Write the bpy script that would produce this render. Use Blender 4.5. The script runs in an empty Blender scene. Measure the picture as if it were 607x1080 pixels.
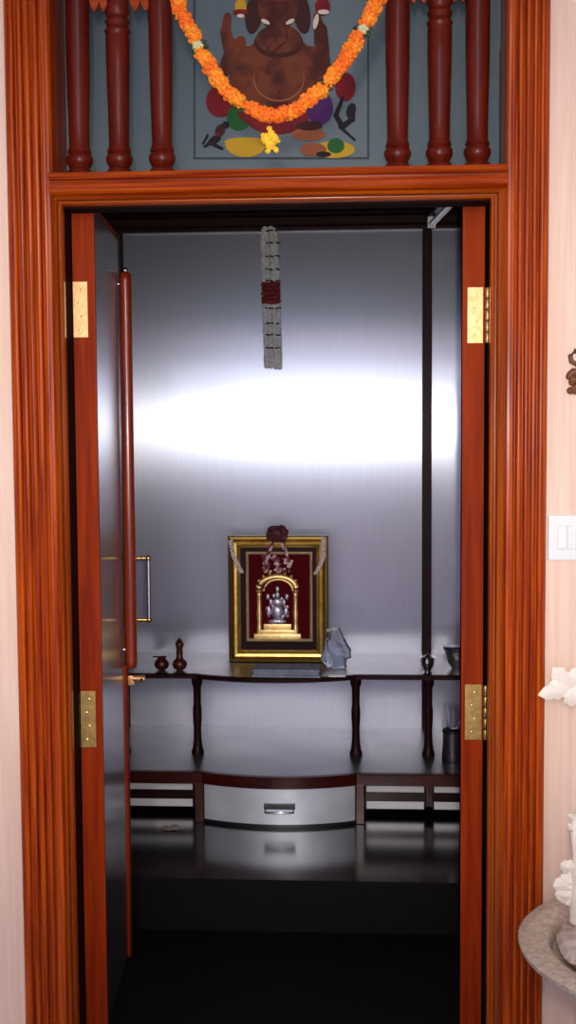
import bpy, bmesh, math, random
from mathutils import Vector, Matrix, Euler
random.seed(7)
C = bpy.context.scene.collection
PI = math.pi
# ------------------------------------------------------------------ camera
W, H, F = 607.0, 1080.0, 1280.0
CAMZ = 1.42
cam_d = bpy.data.cameras.new('camera'); cam = bpy.data.objects.new('camera', cam_d); C.objects.link(cam)
cam_d.sensor_fit = 'VERTICAL'; cam_d.sensor_height = 24; cam_d.lens = F/H*24; cam_d.clip_start = .02
ROT = Euler((math.radians(90-4.02), 0, math.radians(3.5))).to_matrix() @ Matrix.Rotation(math.radians(-0.36), 3, 'Z')
cam.matrix_world = Matrix.Translation((0, 0, CAMZ)) @ ROT.to_4x4()
bpy.context.scene.camera = cam

def at(px, py, Y):
    d = ROT @ Vector(((px-W/2)/F, -(py-H/2)/F, -1))
    t = Y/d.y
    return Vector((d.x*t, Y, CAMZ+d.z*t))
def X(px, Y, py=450): return at(px, py, Y).x
def Z(py, Y, px=290): return at(px, py, Y).z

# ------------------------------------------------------------------ materials
def mat(name, col, rough=.5, metal=0, coat=0, **kw):
    m = bpy.data.materials.new(name); m.use_nodes = True
    b = m.node_tree.nodes['Principled BSDF']
    b.inputs['Base Color'].default_value = (*col, 1); b.inputs['Roughness'].default_value = rough
    b.inputs['Metallic'].default_value = metal; b.inputs['Coat Weight'].default_value = coat
    b.inputs['Coat Roughness'].default_value = .16
    for k, v in kw.items(): b.inputs[k.replace('_', ' ')].default_value = v
    return m
def noisy(name, c1, c2, scale=(1, 1, 1), nscale=8, rough=.5, metal=0, coat=0, bump=0, lo=.35, hi=.65, detail=4, dist=0.0, **kw):
    m = mat(name, c1, rough, metal, coat, **kw); nt = m.node_tree; b = nt.nodes['Principled BSDF']
    tc = nt.nodes.new('ShaderNodeTexCoord'); mp = nt.nodes.new('ShaderNodeMapping'); mp.inputs['Scale'].default_value = scale
    n = nt.nodes.new('ShaderNodeTexNoise'); n.inputs['Scale'].default_value = nscale; n.inputs['Detail'].default_value = detail
    n.inputs['Distortion'].default_value = dist
    r = nt.nodes.new('ShaderNodeValToRGB'); r.color_ramp.elements[0].position = lo; r.color_ramp.elements[1].position = hi
    r.color_ramp.elements[0].color = (*c1, 1); r.color_ramp.elements[1].color = (*c2, 1)
    L = nt.links
    L.new(tc.outputs['Object'], mp.inputs[0]); L.new(mp.outputs[0], n.inputs['Vector'])
    L.new(n.outputs[0], r.inputs[0]); L.new(r.outputs[0], b.inputs['Base Color'])
    if bump:
        bp = nt.nodes.new('ShaderNodeBump'); bp.inputs['Strength'].default_value = bump; bp.inputs['Distance'].default_value = .002
        L.new(n.outputs[0], bp.inputs['Height']); L.new(bp.outputs[0], b.inputs['Normal'])
    return m
WC1, WC2 = (.21, .017, .0003), (.47, .075, .0008)
wood_v = noisy('teak_vertical', WC1, WC2, (1, 1, .03), 120, .30, coat=.16, bump=.06, dist=.3, Specular_IOR_Level=.15)
wood_h = noisy('teak_horizontal', WC1, (.42, .07, .003), (.03, 1, 1), 120, .28, coat=.3, bump=.1, dist=.3, Specular_IOR_Level=.15)
wood_av = noisy('glossy_teak_vertical', (.22, .028, .001), (.42, .085, .002), (1, 1, .03), 70, .28, coat=.5, dist=.3, Specular_IOR_Level=.2)
wood_ah = noisy('glossy_teak_horizontal', (.22, .028, .001), (.42, .085, .002), (.03, 1, 1), 70, .28, coat=.5, dist=.3, Specular_IOR_Level=.2)
wood_leaf = noisy('door_leaf_teak', (.18, .014, .0006), (.30, .031, .0008), (1, 1, .05), 60, .55, coat=.0, dist=.4, Specular_IOR_Level=.08)
wood_rod = noisy('polished_rod_teak', (.15, .012, .001), (.25, .026, .001), (1, 1, .05), 60, .3, coat=.5)
wood_red = noisy('turned_rosewood', (.075, .005, .0015), (.12, .010, .002), (1, 1, .1), 50, .4, coat=.15, Specular_IOR_Level=.2)
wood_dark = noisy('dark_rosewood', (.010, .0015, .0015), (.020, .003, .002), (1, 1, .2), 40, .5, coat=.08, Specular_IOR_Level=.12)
wood_rim = noisy('shelf_edge_rosewood', (.024, .002, .0012), (.050, .005, .002), (.3, 1, 1), 40, .35, coat=.1, Specular_IOR_Level=.2)
gap_dark = mat('dark_rebate_and_shade', (.012, .003, .002), .8, Specular_IOR_Level=.1)  # dark lining wood; the near-black also paints in shade under the header
def steel(name, tang, col=(.53, .56, .66), rough=.31, an=.97, haze=.24):
    m = noisy(name, col, tuple(c*.93 for c in col), (30, 30, .6) , 6, rough, 1)
    b = m.node_tree.nodes['Principled BSDF']; b.inputs['Anisotropic'].default_value = an
    cx = m.node_tree.nodes.new('ShaderNodeCombineXYZ')
    for i in range(3): cx.inputs[i].default_value = tang[i]
    nt = m.node_tree; nt.links.new(cx.outputs[0], b.inputs['Tangent'])
    g = nt.nodes.new('ShaderNodeBsdfPrincipled'); g.inputs['Metallic'].default_value = 1; g.inputs['Roughness'].default_value = .55; g.inputs['Base Color'].default_value = (*col, 1)
    mx = nt.nodes.new('ShaderNodeMixShader'); mx.inputs[0].default_value = haze
    nt.links.new(b.outputs[0], mx.inputs[1]); nt.links.new(g.outputs[0], mx.inputs[2]); nt.links.new(mx.outputs[0], nt.nodes['Material Output'].inputs[0])
    return m
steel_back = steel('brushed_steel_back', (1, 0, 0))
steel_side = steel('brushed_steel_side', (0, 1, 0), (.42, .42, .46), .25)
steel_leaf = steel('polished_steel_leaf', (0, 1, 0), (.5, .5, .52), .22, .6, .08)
steel_shelf = noisy('satin_steel_shelf', (.42, .41, .43), (.34, .33, .35), (1, 1, 1), 5, .38, 1)
steel_draw = noisy('drawer_steel', (.74, .80, .84), (.62, .66, .70), (1, 1, 1), 9, .45, .45)
band_m = mat('white_satin_steel', (.72, .72, .74), .45, .25)
steel_bright = mat('bright_steel', (.8, .8, .82), .18, 1)
chrome = mat('chrome', (.85, .85, .88), .1, 1)
brass = noisy('brass', (.80, .52, .16), (.66, .38, .10), nscale=60, rough=.26, metal=1)
brass_pale = noisy('pale_lacquered_brass', (.66, .37, .17), (.55, .28, .11), nscale=90, rough=.42, metal=.75)
brass_dark = noisy('darker_brass', (.30, .19, .06), (.42, .28, .09), nscale=90, rough=.42, metal=.85)  # darker brass, used on the lower hinges
gold = noisy('gilt', (.85, .58, .16), (.62, .38, .08), nscale=50, rough=.36, metal=.9)
gold_dk = mat('dark_gilt', (.30, .20, .06), .4, 1)
silver = noisy('silver', (.80, .78, .86), (.40, .36, .50), nscale=120, rough=.45, metal=.8)
copper = noisy('aged_copper', (.16, .035, .025), (.09, .02, .02), nscale=40, rough=.35, metal=.6)
maroon = mat('maroon_mat', (.018, .003, .006), .6, Specular_IOR_Level=.15)
velvet = mat('dark_red_velvet', (.075, .003, .005), .9, Specular_IOR_Level=.05)
granite = noisy('matt_black_granite', (.003, .003, .003), (.007, .006, .007), nscale=220, rough=.6, Specular_IOR_Level=.12)
granite_p = noisy('polished_black_granite', (.004, .004, .005), (.010, .009, .012), nscale=220, rough=.17, coat=1, Specular_IOR_Level=1.0)
wallpaper = noisy('cream_pink_wallpaper', (.80, .59, .45), (.87, .68, .54), (1, 1, .04), 70, .75, bump=.2)
room_paint = mat('peach_room_paint', (.66, .60, .66), .8)
room_white = mat('ceiling_paint', (.72, .72, .78), .8)
room_floor = noisy('grey_tile', (.52, .50, .60), (.42, .40, .50), nscale=4, rough=.3)
plastic_w = mat('white_switch_plastic', (.80, .86, .84), .35)
stone = noisy('speckled_cream_stone', (.66, .59, .46), (.46, .40, .30), nscale=90, rough=.55, detail=8, bump=.3)
stone_r = noisy('brown_gravel_stone', (.30, .18, .10), (.08, .04, .02), nscale=60, rough=.8, detail=8, bump=.8)
white_cer = noisy('white_ceramic', (.92, .88, .74), (.84, .78, .64), nscale=30, rough=.45, bump=.3)
pebble_w = noisy('white_marble_pebble', (.75, .68, .58), (.48, .40, .33), nscale=40, rough=.6, bump=.4)
brown_carve = mat('brown_carved_wood', (.16, .05, .018), .5)
panel_grey = noisy('blue_grey_painted_glass', (.070, .105, .125), (.09, .13, .145), nscale=3, rough=.5, Specular_IOR_Level=.25)
marigold_o = noisy('orange_marigold', (.95, .26, .008), (.85, .12, .004), nscale=160, rough=.7)
marigold_o2 = noisy('amber_marigold', (.98, .40, .02), (.9, .2, .006), nscale=160, rough=.7)
marigold_y = noisy('yellow_marigold', (.95, .72, .05), (.9, .5, .02), nscale=160, rough=.7)
tuber_w = mat('pale_green_bud', (.62, .66, .36), .6)
leaf_dk = mat('dark_green_leaf', (.015, .05, .012), .6)
jas = noisy('faded_white_jasmine', (.62, .62, .61), (.46, .46, .46), nscale=80, rough=.7)
jas2 = mat('cream_jasmine', (.62, .52, .46), .7)
thread = mat('dark_thread', (.04, .03, .035), .8)
rose_m = noisy('dark_red_rose', (.10, .006, .012), (.05, .004, .008), nscale=60, rough=.6)
redband = mat('dark_red_petals', (.16, .008, .008), .7)
cloth_b = noisy('blue_grey_cloth', (.26, .29, .38), (.18, .20, .27), nscale=40, rough=.8, bump=.4)
glass = mat('clear_glass', (.9, .93, .95), .05, Transmission_Weight=1.0, IOR=1.45)
bagm = mat('clear_plastic_film', (.85, .88, .95), .12, Transmission_Weight=.96, IOR=1.1)
black_m = mat('black_plastic', (.01, .01, .01), .4)
tube_m = mat('unlit_fluorescent_glass', (.62, .6, .66), .25)
def pm(n, c): return mat(n, c, .6, Specular_IOR_Level=.15)
P_body, P_red, P_green, P_yel, P_pur, P_blk, P_brn, P_wh, P_org = (noisy('paint_terracotta', (.045, .010, .007), (.12, .030, .012), nscale=22, rough=.6, lo=.4, hi=.6, Specular_IOR_Level=.15), noisy('paint_crimson', (.17, .008, .012), (.10, .005, .01), nscale=20, rough=.6, Specular_IOR_Level=.15),
    pm('paint_green', (.012, .09, .02)), pm('paint_ochre', (.42, .26, .015)), pm('paint_purple', (.05, .012, .09)), pm('paint_black', (.008, .006, .01)),
    pm('paint_brown', (.035, .010, .008)), pm('paint_white', (.5, .45, .36)), pm('paint_rust', (.22, .07, .03)))
P_line = pm('paint_border_grey', (.035, .045, .055))

# ------------------------------------------------------------------ mesh helpers
def box(bm, x0, x1, y0, y1, z0, z1, bev=0):
    vs = [bm.verts.new((x, y, z)) for x in (x0, x1) for y in (y0, y1) for z in (z0, z1)]
    fs = [bm.faces.new([vs[i] for i in f]) for f in ((0, 1, 3, 2), (4, 6, 7, 5), (0, 4, 5, 1), (2, 3, 7, 6), (0, 2, 6, 4), (1, 5, 7, 3))]
    if bev:
        es = list({e for f in fs for e in f.edges})
        bmesh.ops.bevel(bm, geom=es, offset=bev, segments=2, affect='EDGES', profile=.6)
def lathe(bm, prof, cx=0, cy=0, seg=24, cz=0):
    rings = []
    for r, z in prof:
        rings.append([bm.verts.new((cx+r*math.cos(2*PI*i/seg), cy+r*math.sin(2*PI*i/seg), cz+z)) for i in range(seg)])
    for a, b in zip(rings, rings[1:]):
        for i in range(seg): bm.faces.new((a[i], a[(i+1) % seg], b[(i+1) % seg], b[i]))
    bm.faces.new(list(reversed(rings[0]))); bm.faces.new(rings[-1])
def tube(bm, pts, r, seg=10):
    pts = [Vector(p) for p in pts]; rings = []
    rr = r if isinstance(r, (list, tuple)) else [r]*len(pts)
    for i, p in enumerate(pts):
        t = (pts[min(i+1, len(pts)-1)]-pts[max(i-1, 0)]).normalized()
        u = t.cross(Vector((0, 0, 1)) if abs(t.z) < .9 else Vector((1, 0, 0))).normalized(); v = t.cross(u)
        rings.append([bm.verts.new(p+(u*math.cos(2*PI*k/seg)+v*math.sin(2*PI*k/seg))*rr[i]) for k in range(seg)])
    for a, b in zip(rings, rings[1:]):
        for k in range(seg): bm.faces.new((a[k], a[(k+1) % seg], b[(k+1) % seg], b[k]))
    bm.faces.new(list(reversed(rings[0]))); bm.faces.new(rings[-1])
def ball(bm, c, r, sub=2, sc=(1, 1, 1), jit=0):
    g = bmesh.ops.create_icosphere(bm, subdivisions=sub, radius=1)
    for v in g['verts']:
        k = 1+random.uniform(-jit, jit)
        v.co = Vector((v.co.x*sc[0]*r*k+c[0], v.co.y*sc[1]*r*k+c[1], v.co.z*sc[2]*r*k+c[2]))
def plate(bm, pts, y0, y1, mi=0):
    """polygon pts (x,z) with thickness along y"""
    a = [bm.verts.new((x, y0, z)) for x, z in pts]; b = [bm.verts.new((x, y1, z)) for x, z in pts]; n = len(pts)
    fs = [bm.faces.new(a), bm.faces.new(list(reversed(b)))]
    for i in range(n): fs.append(bm.faces.new((a[i], b[i], b[(i+1) % n], a[(i+1) % n])))
    for f in fs: f.material_index = mi
def slab(bm, pts, z0, z1):
    a = [bm.verts.new((x, y, z0)) for x, y in pts]; b = [bm.verts.new((x, y, z1)) for x, y in pts]; n = len(pts)
    bm.faces.new(a); bm.faces.new(list(reversed(b)))
    for i in range(n): bm.faces.new((a[i], b[i], b[(i+1) % n], a[(i+1) % n]))
def obj(name, bm, m, parent=None, smooth=False):
    bmesh.ops.recalc_face_normals(bm, faces=bm.faces)
    me = bpy.data.meshes.new(name); bm.to_mesh(me); bm.free()
    for mm in (m if isinstance(m, list) else [m]): me.materials.append(mm)
    if smooth:
        for p in me.polygons: p.use_smooth = True
        me.set_sharp_from_angle(angle=math.radians(50))
    o = bpy.data.objects.new(name, me); C.objects.link(o)
    if parent:
        o.parent = parent
        bpy.context.view_layer.update()
        pl = Vector((0, 0, 0)); q = parent
        while q: pl += q.location; q = q.parent
        o.location = -pl if parent.rotation_euler.z == 0 else o.location
    return o
NB = bmesh.new
def thing(name, label, cat, loc=(0, 0, 0), group=None):
    o = bpy.data.objects.new(name, None); C.objects.link(o); o.location = loc; o.empty_display_size = .05
    o['label'] = label; o['category'] = cat
    if group: o['group'] = group
    return o
def tag(o, label, cat, group=None):
    # move origin to the base of the mesh
    vs = [v.co for v in o.data.vertices]
    c = Vector((sum(v.x for v in vs)/len(vs), sum(v.y for v in vs)/len(vs), min(v.z for v in vs)))
    o.data.transform(Matrix.Translation(-c)); o.location = c
    o['label'] = label; o['category'] = cat
    if group: o['group'] = group
    return o
def struct(name, bm, m, parent=None):
    o = obj(name, bm, m, parent)
    if not parent: o['kind'] = 'structure'
    return o
def bx(*a, **k):
    bm = NB(); box(bm, *a, **k); return bm

# ------------------------------------------------------------------ key dimensions
FY = 2.62                      # front plane of the frame
WY = 2.64                      # wallpapered wall plane
xLo, xLm, xLi = X(13, FY), X(60, FY), X(70, FY)
xRo, xRm, xRi = X(576.5, FY), X(532, FY), X(516, FY)
zHt, zHb = Z(179, FY), Z(213, FY)
ZF = .15                       # top of the granite platform in the niche
PLY = 3.32                     # front edge of the platform
D = 4.4                        # niche back wall
NXL, NXR = X(58, D), X(532, D)
ZC = Z(206, 4.3)               # niche ceiling
ZT = 2.62                      # top of transom opening
RZ = 2.95                      # room ceiling
RX = 2.0; RY = -2.6

# ------------------------------------------------------------------ setting : niche
struct('floor', bx(NXL-.03, NXR+.03, FY-.02, PLY+.01, -.05, .001), granite)
bm = NB(); box(bm, NXL-.03, NXR+.03, PLY, D+.03, -.05, ZF)
for f_ in bm.faces: f_.material_index = 1 if f_.calc_center_median().z > ZF-.001 else 0
struct('floor_platform', bm, [granite, granite_p])
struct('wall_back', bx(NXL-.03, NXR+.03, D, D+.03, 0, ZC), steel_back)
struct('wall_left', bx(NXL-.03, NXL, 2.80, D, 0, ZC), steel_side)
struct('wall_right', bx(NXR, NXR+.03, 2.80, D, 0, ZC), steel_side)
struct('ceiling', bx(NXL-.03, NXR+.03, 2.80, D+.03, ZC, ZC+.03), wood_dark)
# stepped cornice at top of back wall
zt = Z(243, 4.36)
bm = NB(); prof = [(D, zt), (4.372, zt), (4.368, zt+.012), (4.360, zt+.020), (4.360, zt+.045), (4.346, zt+.052), (4.342, zt+.060), (4.342, ZC), (D, ZC)]
for a in (NXL, NXR):
    pass
A = [bm.verts.new((NXL, y, z)) for y, z in prof]; B = [bm.verts.new((NXR, y, z)) for y, z in prof]
bm.faces.new(A); bm.faces.new(list(reversed(B)))
for i in range(len(prof)): bm.faces.new((A[i], B[i], B[(i+1) % len(prof)], A[(i+1) % len(prof)]))
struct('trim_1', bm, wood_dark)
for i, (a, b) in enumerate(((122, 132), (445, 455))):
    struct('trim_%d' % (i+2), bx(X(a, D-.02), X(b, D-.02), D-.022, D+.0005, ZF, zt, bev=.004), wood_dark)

# ------------------------------------------------------------------ setting : wall with the doorway and the room in front of it
struct('wall_front_left', bx(-RX, xLo+.01, WY, WY+.16, 0, RZ), wallpaper)
struct('wall_front_right', bx(xRo-.01, RX, WY, WY+.16, 0, RZ), wallpaper)
struct('wall_front_top', bx(xLo+.01, xRo-.01, WY, WY+.16, ZT+.10, RZ), wallpaper)
niche_paint = mat('pale_peach_niche_paint', (.86, .70, .62), .7)
struct('wall_niche_front', bx(NXL, NXR, 2.802, 2.825, zHb+.03, ZC), niche_paint)
struct('wall_niche_front_left', bx(NXL, xLi-.06, 2.802, 2.825, 0.001, zHb+.03), niche_paint)
struct('wall_niche_front_right', bx(xRi+.06, NXR, 2.802, 2.825, 0.001, zHb+.03), niche_paint)
struct('floor_room', bx(-RX, RX, RY, WY, -.05, 0), room_floor)
struct('ceiling_room', bx(-RX, RX, RY, WY+.16, RZ, RZ+.05), room_white)
struct('wall_room_left', bx(-RX-.05, -RX, RY, WY+.16, 0, RZ), room_paint)
struct('wall_room_right', bx(RX, RX+.05, RY, WY+.16, 0, RZ), room_paint)
wz0, wz1, wx = 1.20, 1.95, 1.25
bm = NB()
box(bm, -RX, -wx, RY-.1, RY, 0, RZ); box(bm, wx, RX, RY-.1, RY, 0, RZ); box(bm, -wx, wx, RY-.1, RY, 0, wz0); box(bm, -wx, wx, RY-.1, RY, wz1, RZ)
struct('wall_room_rear', bm, room_paint)
bm = NB()
for x in (-wx+.02, -.42, .42, wx-.02): box(bm, x-.02, x+.02, RY-.08, RY-.03, wz0, wz1)
for z in (wz0+.02, wz1-.02): box(bm, -wx, wx, RY-.08, RY-.03, z-.02, z+.02)
struct('window_1', bm, plastic_w)

# ------------------------------------------------------------------ door frame
df = thing('door_frame', 'reddish-brown polished teak door frame with fluted jambs and turned balusters above', 'door frame', (0, FY, 0))
def jamb(xo, xi, s):
    """fluted upright, xo outer edge, xi inner edge"""
    w = abs(xi-xo); n = 5; prof = [(0, 0), (0, .018), (.004, .024)]
    seg = (w-.012)/n
    for k in range(n):
        u = .006+k*seg
        if k: prof += [(u-.0028, .022), (u-.001, .0165), (u+.001, .0165), (u+.0028, .022)]
        prof += [(u+seg*.22, .0248), (u+seg*.36, .0262), (u+seg*.5, .0266), (u+seg*.64, .0262), (u+seg*.78, .0248)]
    prof += [(w-.004, .024), (w, .018), (w, 0)]
    bm = NB(); A = []; B = []
    for u, d in prof:
        x = xo+s*u; A.append(bm.verts.new((x, WY+.02-d-.02, 0))); B.append(bm.verts.new((x, WY+.02-d-.02, ZT+.10)))
    A0 = [bm.verts.new((xo+s*w, WY+.16, 0)), bm.verts.new((xo, WY+.16, 0))]; B0 = [bm.verts.new((xo+s*w, WY+.16, ZT+.1)), bm.verts.new((xo, WY+.16, ZT+.1))]
    A += A0; B += B0; n = len(A)
    for i in range(n): bm.faces.new((A[i], B[i], B[(i+1) % n], A[(i+1) % n]))
    bm.faces.new(A); bm.faces.new(list(reversed(B)))
    return obj('fluted_jamb', bm, wood_v, df)
jamb(xLo, xLm, 1); jamb(xRo, xRm, -1)
# architrave : mitred U round the door opening
prof = [(0, -.012), (0, .002), (.0015, .0075), (.005, .010), (.0085, .0075), (.0105, .001), (.0135, .001), (.017, .014), (.023, .0185), (.029, .014), (.031, .006), (.034, .004), (.034, -.012)]
kL = (xLi-xLm)/.034; kR = (xRm-xRi)/.034
bm = NB(); rows = []
for w, d in prof:
    y = FY+.004-d; zz = zHb+w*.62
    rows.append([bm.verts.new(p) for p in ((xLi-w*kL, y, 0), (xLi-w*kL, y, zz), (xRi+w*kR, y, zz), (xRi+w*kR, y, 0))])
for i in range(len(rows)):
    a, b = rows[i], rows[(i+1) % len(rows)]
    for k in range(3): bm.faces.new((a[k], a[k+1], b[k+1], b[k])).material_index = (0, 1, 0)[k]
obj('architrave', bm, [wood_av, wood_ah], df)
# header moulding above the architrave
bm = NB(); z0 = zHb+.0208; hh = zHt-z0
pr = [(0, -.01), (0, .010), (.15, .020), (.35, .025), (.50, .022), (.58, .012), (.63, .012), (.68, .024), (.8, .030), (.95, .026), (1, .018), (1, -.01)]
xa, xb = X(53, FY, 190), X(534, FY, 190)
A = [bm.verts.new((xa, FY-d+.004, z0+u*hh)) for u, d in pr]; B = [bm.verts.new((xb, FY-d+.004, z0+u*hh)) for u, d in pr]
for i in range(len(pr)): bm.faces.new((A[i], B[i], B[(i+1) % len(pr)], A[(i+1) % len(pr)]))
bm.faces.new(A); bm.faces.new(list(reversed(B)))
obj('header_moulding', bm, wood_h, df)
bm = NB(); box(bm, xLm, xRm, FY+.014, 2.70, zHb, zHt-.003); box(bm, xLm, xRm, 2.70, WY+.16, zHb+.03, zHt-.003); obj('transom_sill', bm, wood_h, df)
obj('top_rail', bx(xLm, xRm, FY, WY+.16, ZT, ZT+.10, bev=.004), wood_h, df)
# linings with the rebate for the leaves
bm = NB(); box(bm, xLm, xLi-.004, FY+.012, WY+.16, 0.002, zHb); box(bm, xLi-.004, X(77.5, 2.76), 2.765, WY+.16, 0.002, zHb)
obj('lining', bm, gap_dark, df)
bm = NB(); box(bm, xRi+.004, xRm, FY+.012, WY+.16, 0.002, zHb); box(bm, X(513, 2.76), xRi+.004, 2.765, WY+.16, 0.002, zHb)
obj('lining', bm, gap_dark, df)

obj('soffit_shade_strip', bx(xLi-.004, xRi+.004, FY+.022, 2.70, zHb-.003, zHb), gap_dark, df)  # thin dark sheet added so the header underside reads as shaded
# balusters
def baluster(px, py, ring):
    cx = X(px, 2.685, py); z0 = zHt-.003; h = ZT-z0; s = 1/490.
    prof = [(.0, 0), (13.5, 0), (14.5, 2), (14.5, 8), (12, 11), (10.5, 13), (13, 17), (14.5, 21), (14, 25), (11.5, 28), (13, 30), (12, 33), (10.8, 36), (11.2, 60), (12.6, 120), (12.8, 150)]
    prof = [(r*s, z*s) for r, z in prof if r]
    if ring:
        for r, z in ((12, 152), (14, 156), (11, 161), (13.5, 166), (10.5, 171), (13.5, 177), (11, 184), (12.5, 200)): prof.append((r*s, z*s))
    prof += [(12.6*s, h-.05), (14.5*s, h-.03), (14.5*s, h)]
    bm = NB(); lathe(bm, prof, cx, 2.685, 24, z0)
    return obj('baluster', bm, wood_red, df, True)
for px, rg in ((84, 0), (126, 1), (171, 0), (419, 0), (463, 1), (503, 0)): baluster(px, 165, rg)
# small scalloped fretwork between the baluster heads
bm = NB()
zc0 = Z(3, 2.69)
for a, b in ((84, 126), (126, 171), (419, 463), (463, 503)):
    x0, x1 = X(a+11, 2.69, 0), X(b-11, 2.69, 0); n = 12
    pts = [(x0+(x1-x0)*i/n, zc0-.012+.022*abs(math.sin(PI*i/n*2))*-1+.022) for i in range(n+1)] + [(x1, zc0+.06), (x0, zc0+.06)]
    plate(bm, pts, 2.68, 2.69)
obj('fretwork', bm, wood_h, df)

# ------------------------------------------------------------------ painted panel behind the balusters
PY = 2.752
pan = thing('painted_panel', 'blue-grey glass transom panel painted with a seated elephant-headed deity behind the marigold garland', 'painting', (X(295, PY, 170), PY, zHt-.003))
obj('backing_board', bx(xLm+.001, xRm-.001, PY, PY+.012, zHt-.002, ZT-.001), panel_grey, pan)
def pp(px, py): v = at(px, py, PY); return (v.x, v.z)
def ell(cx, cy, rx, ry, rot=0, n=28, a0=0, a1=2*PI):
    c, s = math.cos(rot), math.sin(rot); out = []
    full = abs(a1-a0-2*PI) < 1e-6
    for i in range(n if full else n+1):
        t = a0+(a1-a0)*i/n; x = rx*math.cos(t); y = ry*math.sin(t)
        out.append(pp(cx+x*c-y*s, cy+x*s+y*c))
    return out
lay = [0]
def paint(name, shapes):
    bm = NB(); mats = []
    for m, pts in shapes:
        if m not in mats: mats.append(m)
        lay[0] += 1; plate(bm, pts, PY-.0012-.00012*lay[0], PY+.001, mats.index(m))
    return obj(name, bm, mats, pan)
def seg(p0, p1, w0, w1):
    d = Vector((p1[0]-p0[0], p1[1]-p0[1])).normalized(); n = Vector((-d.y, d.x)); out = []
    for i in range(9):
        t = PI/2+PI*i/8; out.append(pp(p0[0]+(d.x*math.cos(t)+n.x*math.sin(t))*w0, p0[1]+(d.y*math.cos(t)+n.y*math.sin(t))*w0))
    for i in range(9):
        t = -PI/2+PI*i/8; out.append(pp(p1[0]+(d.x*math.cos(t)+n.x*math.sin(t))*w1, p1[1]+(d.y*math.cos(t)+n.y*math.sin(t))*w1))
    return out
bl = 1.1
paint('border_line', [(P_line, seg((205, -80), (205, 167), bl, bl)), (P_line, seg((205, 167), (388, 167), bl, bl)), (P_line, seg((388, 167), (388, -80), bl, bl))])
paint('painted_cushions', [(P_red, ell(232, 107, 15, 17)), (P_red, ell(364, 92, 11, 15)), (P_red, ell(292, 122, 34, 20)), (P_green, ell(252, 124, 13, 14)), (P_pur, ell(337, 114, 14, 18)), (P_red, ell(272, 116, 22, 17))])
paint('painted_bowl', [(P_yel, ell(259, 151, 22, 15, 0, 20, 0, PI)), (P_yel, ell(259, 150, 22, 5))])
paint('painted_offerings', [(P_org, ell(325, 142, 18, 7)), (P_yel, ell(352, 158, 22, 9)), (P_org, ell(330, 158, 14, 7)), (P_green, ell(354, 154, 9, 8)), (P_blk, ell(341, 163, 8, 3)), (P_brn, ell(326, 133, 14, 5))])
paint('painted_mouse', [(P_blk, ell(226, 148, 8, 4, -.6)), (P_brn, ell(232, 138, 5, 7, .5)), (P_blk, ell(238, 132, 4, 3.5)), (P_blk, seg((219, 143), (214, 152), 1.2, 1)), (P_blk, seg((226, 153), (234, 157), 2, 1.5)), (P_blk, seg((221, 151), (216, 155), 1.6, 1.3)), (P_red, ell(230, 142, 3, 2))])
paint('painted_serpent', [(P_blk, seg((361, 104), (354, 122), 1.5, 2.5)), (P_blk, seg((354, 122), (361, 134), 2.5, 3)), (P_blk, seg((361, 134), (371, 126), 3, 2.5)), (P_blk, seg((371, 126), (372, 112), 3.5, 2.2)), (P_blk, ell(370, 117, 5, 8, .3)), (P_blk, seg((358, 134), (374, 148), 1.5, 1))])
paint('painted_deity', [(P_body, ell(245, 60, 9, 24, .5)), (P_body, seg((248, 74), (238, 34), 8, 6)), (P_body, seg((238, 34), (240, 18), 5, 4)),
    (P_body, seg((340, 74), (338, 32), 9, 7)), (P_body, seg((338, 32), (334, 18), 5, 4)), (P_body, seg((258, 62), (250, 92), 13, 10)), (P_body, seg((326, 62), (338, 88), 13, 10)),
    (P_body, ell(294, 74, 42, 36)), (P_body, ell(272, 98, 26, 15, .25)), (P_body, ell(318, 98, 26, 15, -.25)), (P_org, ell(294, 84, 27, 24)), (P_body, ell(294, 82, 26, 24)),
    (P_brn, ell(294, 46, 26, 16)), (P_body, ell(294, 42, 24, 15)),
    (P_brn, ell(268, 14, 9, 22, .15)), (P_brn, ell(318, 14, 9, 22, -.15)), (P_body, ell(293, 8, 21, 24)), (P_brn, ell(284, 4, 3, 1.6)), (P_brn, ell(302, 4, 3, 1.6)), (P_org, ell(293, -16, 18, 12)), (P_yel, ell(293, -26, 10, 12)),
    (P_brn, seg((294, 12), (297, 42), 8.5, 6)), (P_body, seg((294, 12), (297, 42), 7, 5)), (P_brn, seg((297, 42), (285, 54), 5.5, 4)), (P_body, seg((297, 42), (286, 53), 4.5, 3)),
    (P_wh, ell(280, 24, 5, 2, .5)), (P_wh, ell(306, 24, 5, 2, -.5)),
    (P_yel, ell(254, 8, 6, 9)), (P_red, ell(254, 14, 8, 3)), (P_wh, ell(254, 18, 4, 2)), (P_red, ell(340, 8, 8, 9)), (P_wh, ell(341, 14, 6, 2.5)), (P_wh, ell(333, 24, 2.5, 8, .2)), (P_brn, ell(294, 98, 1.6, 1.6))])

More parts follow.
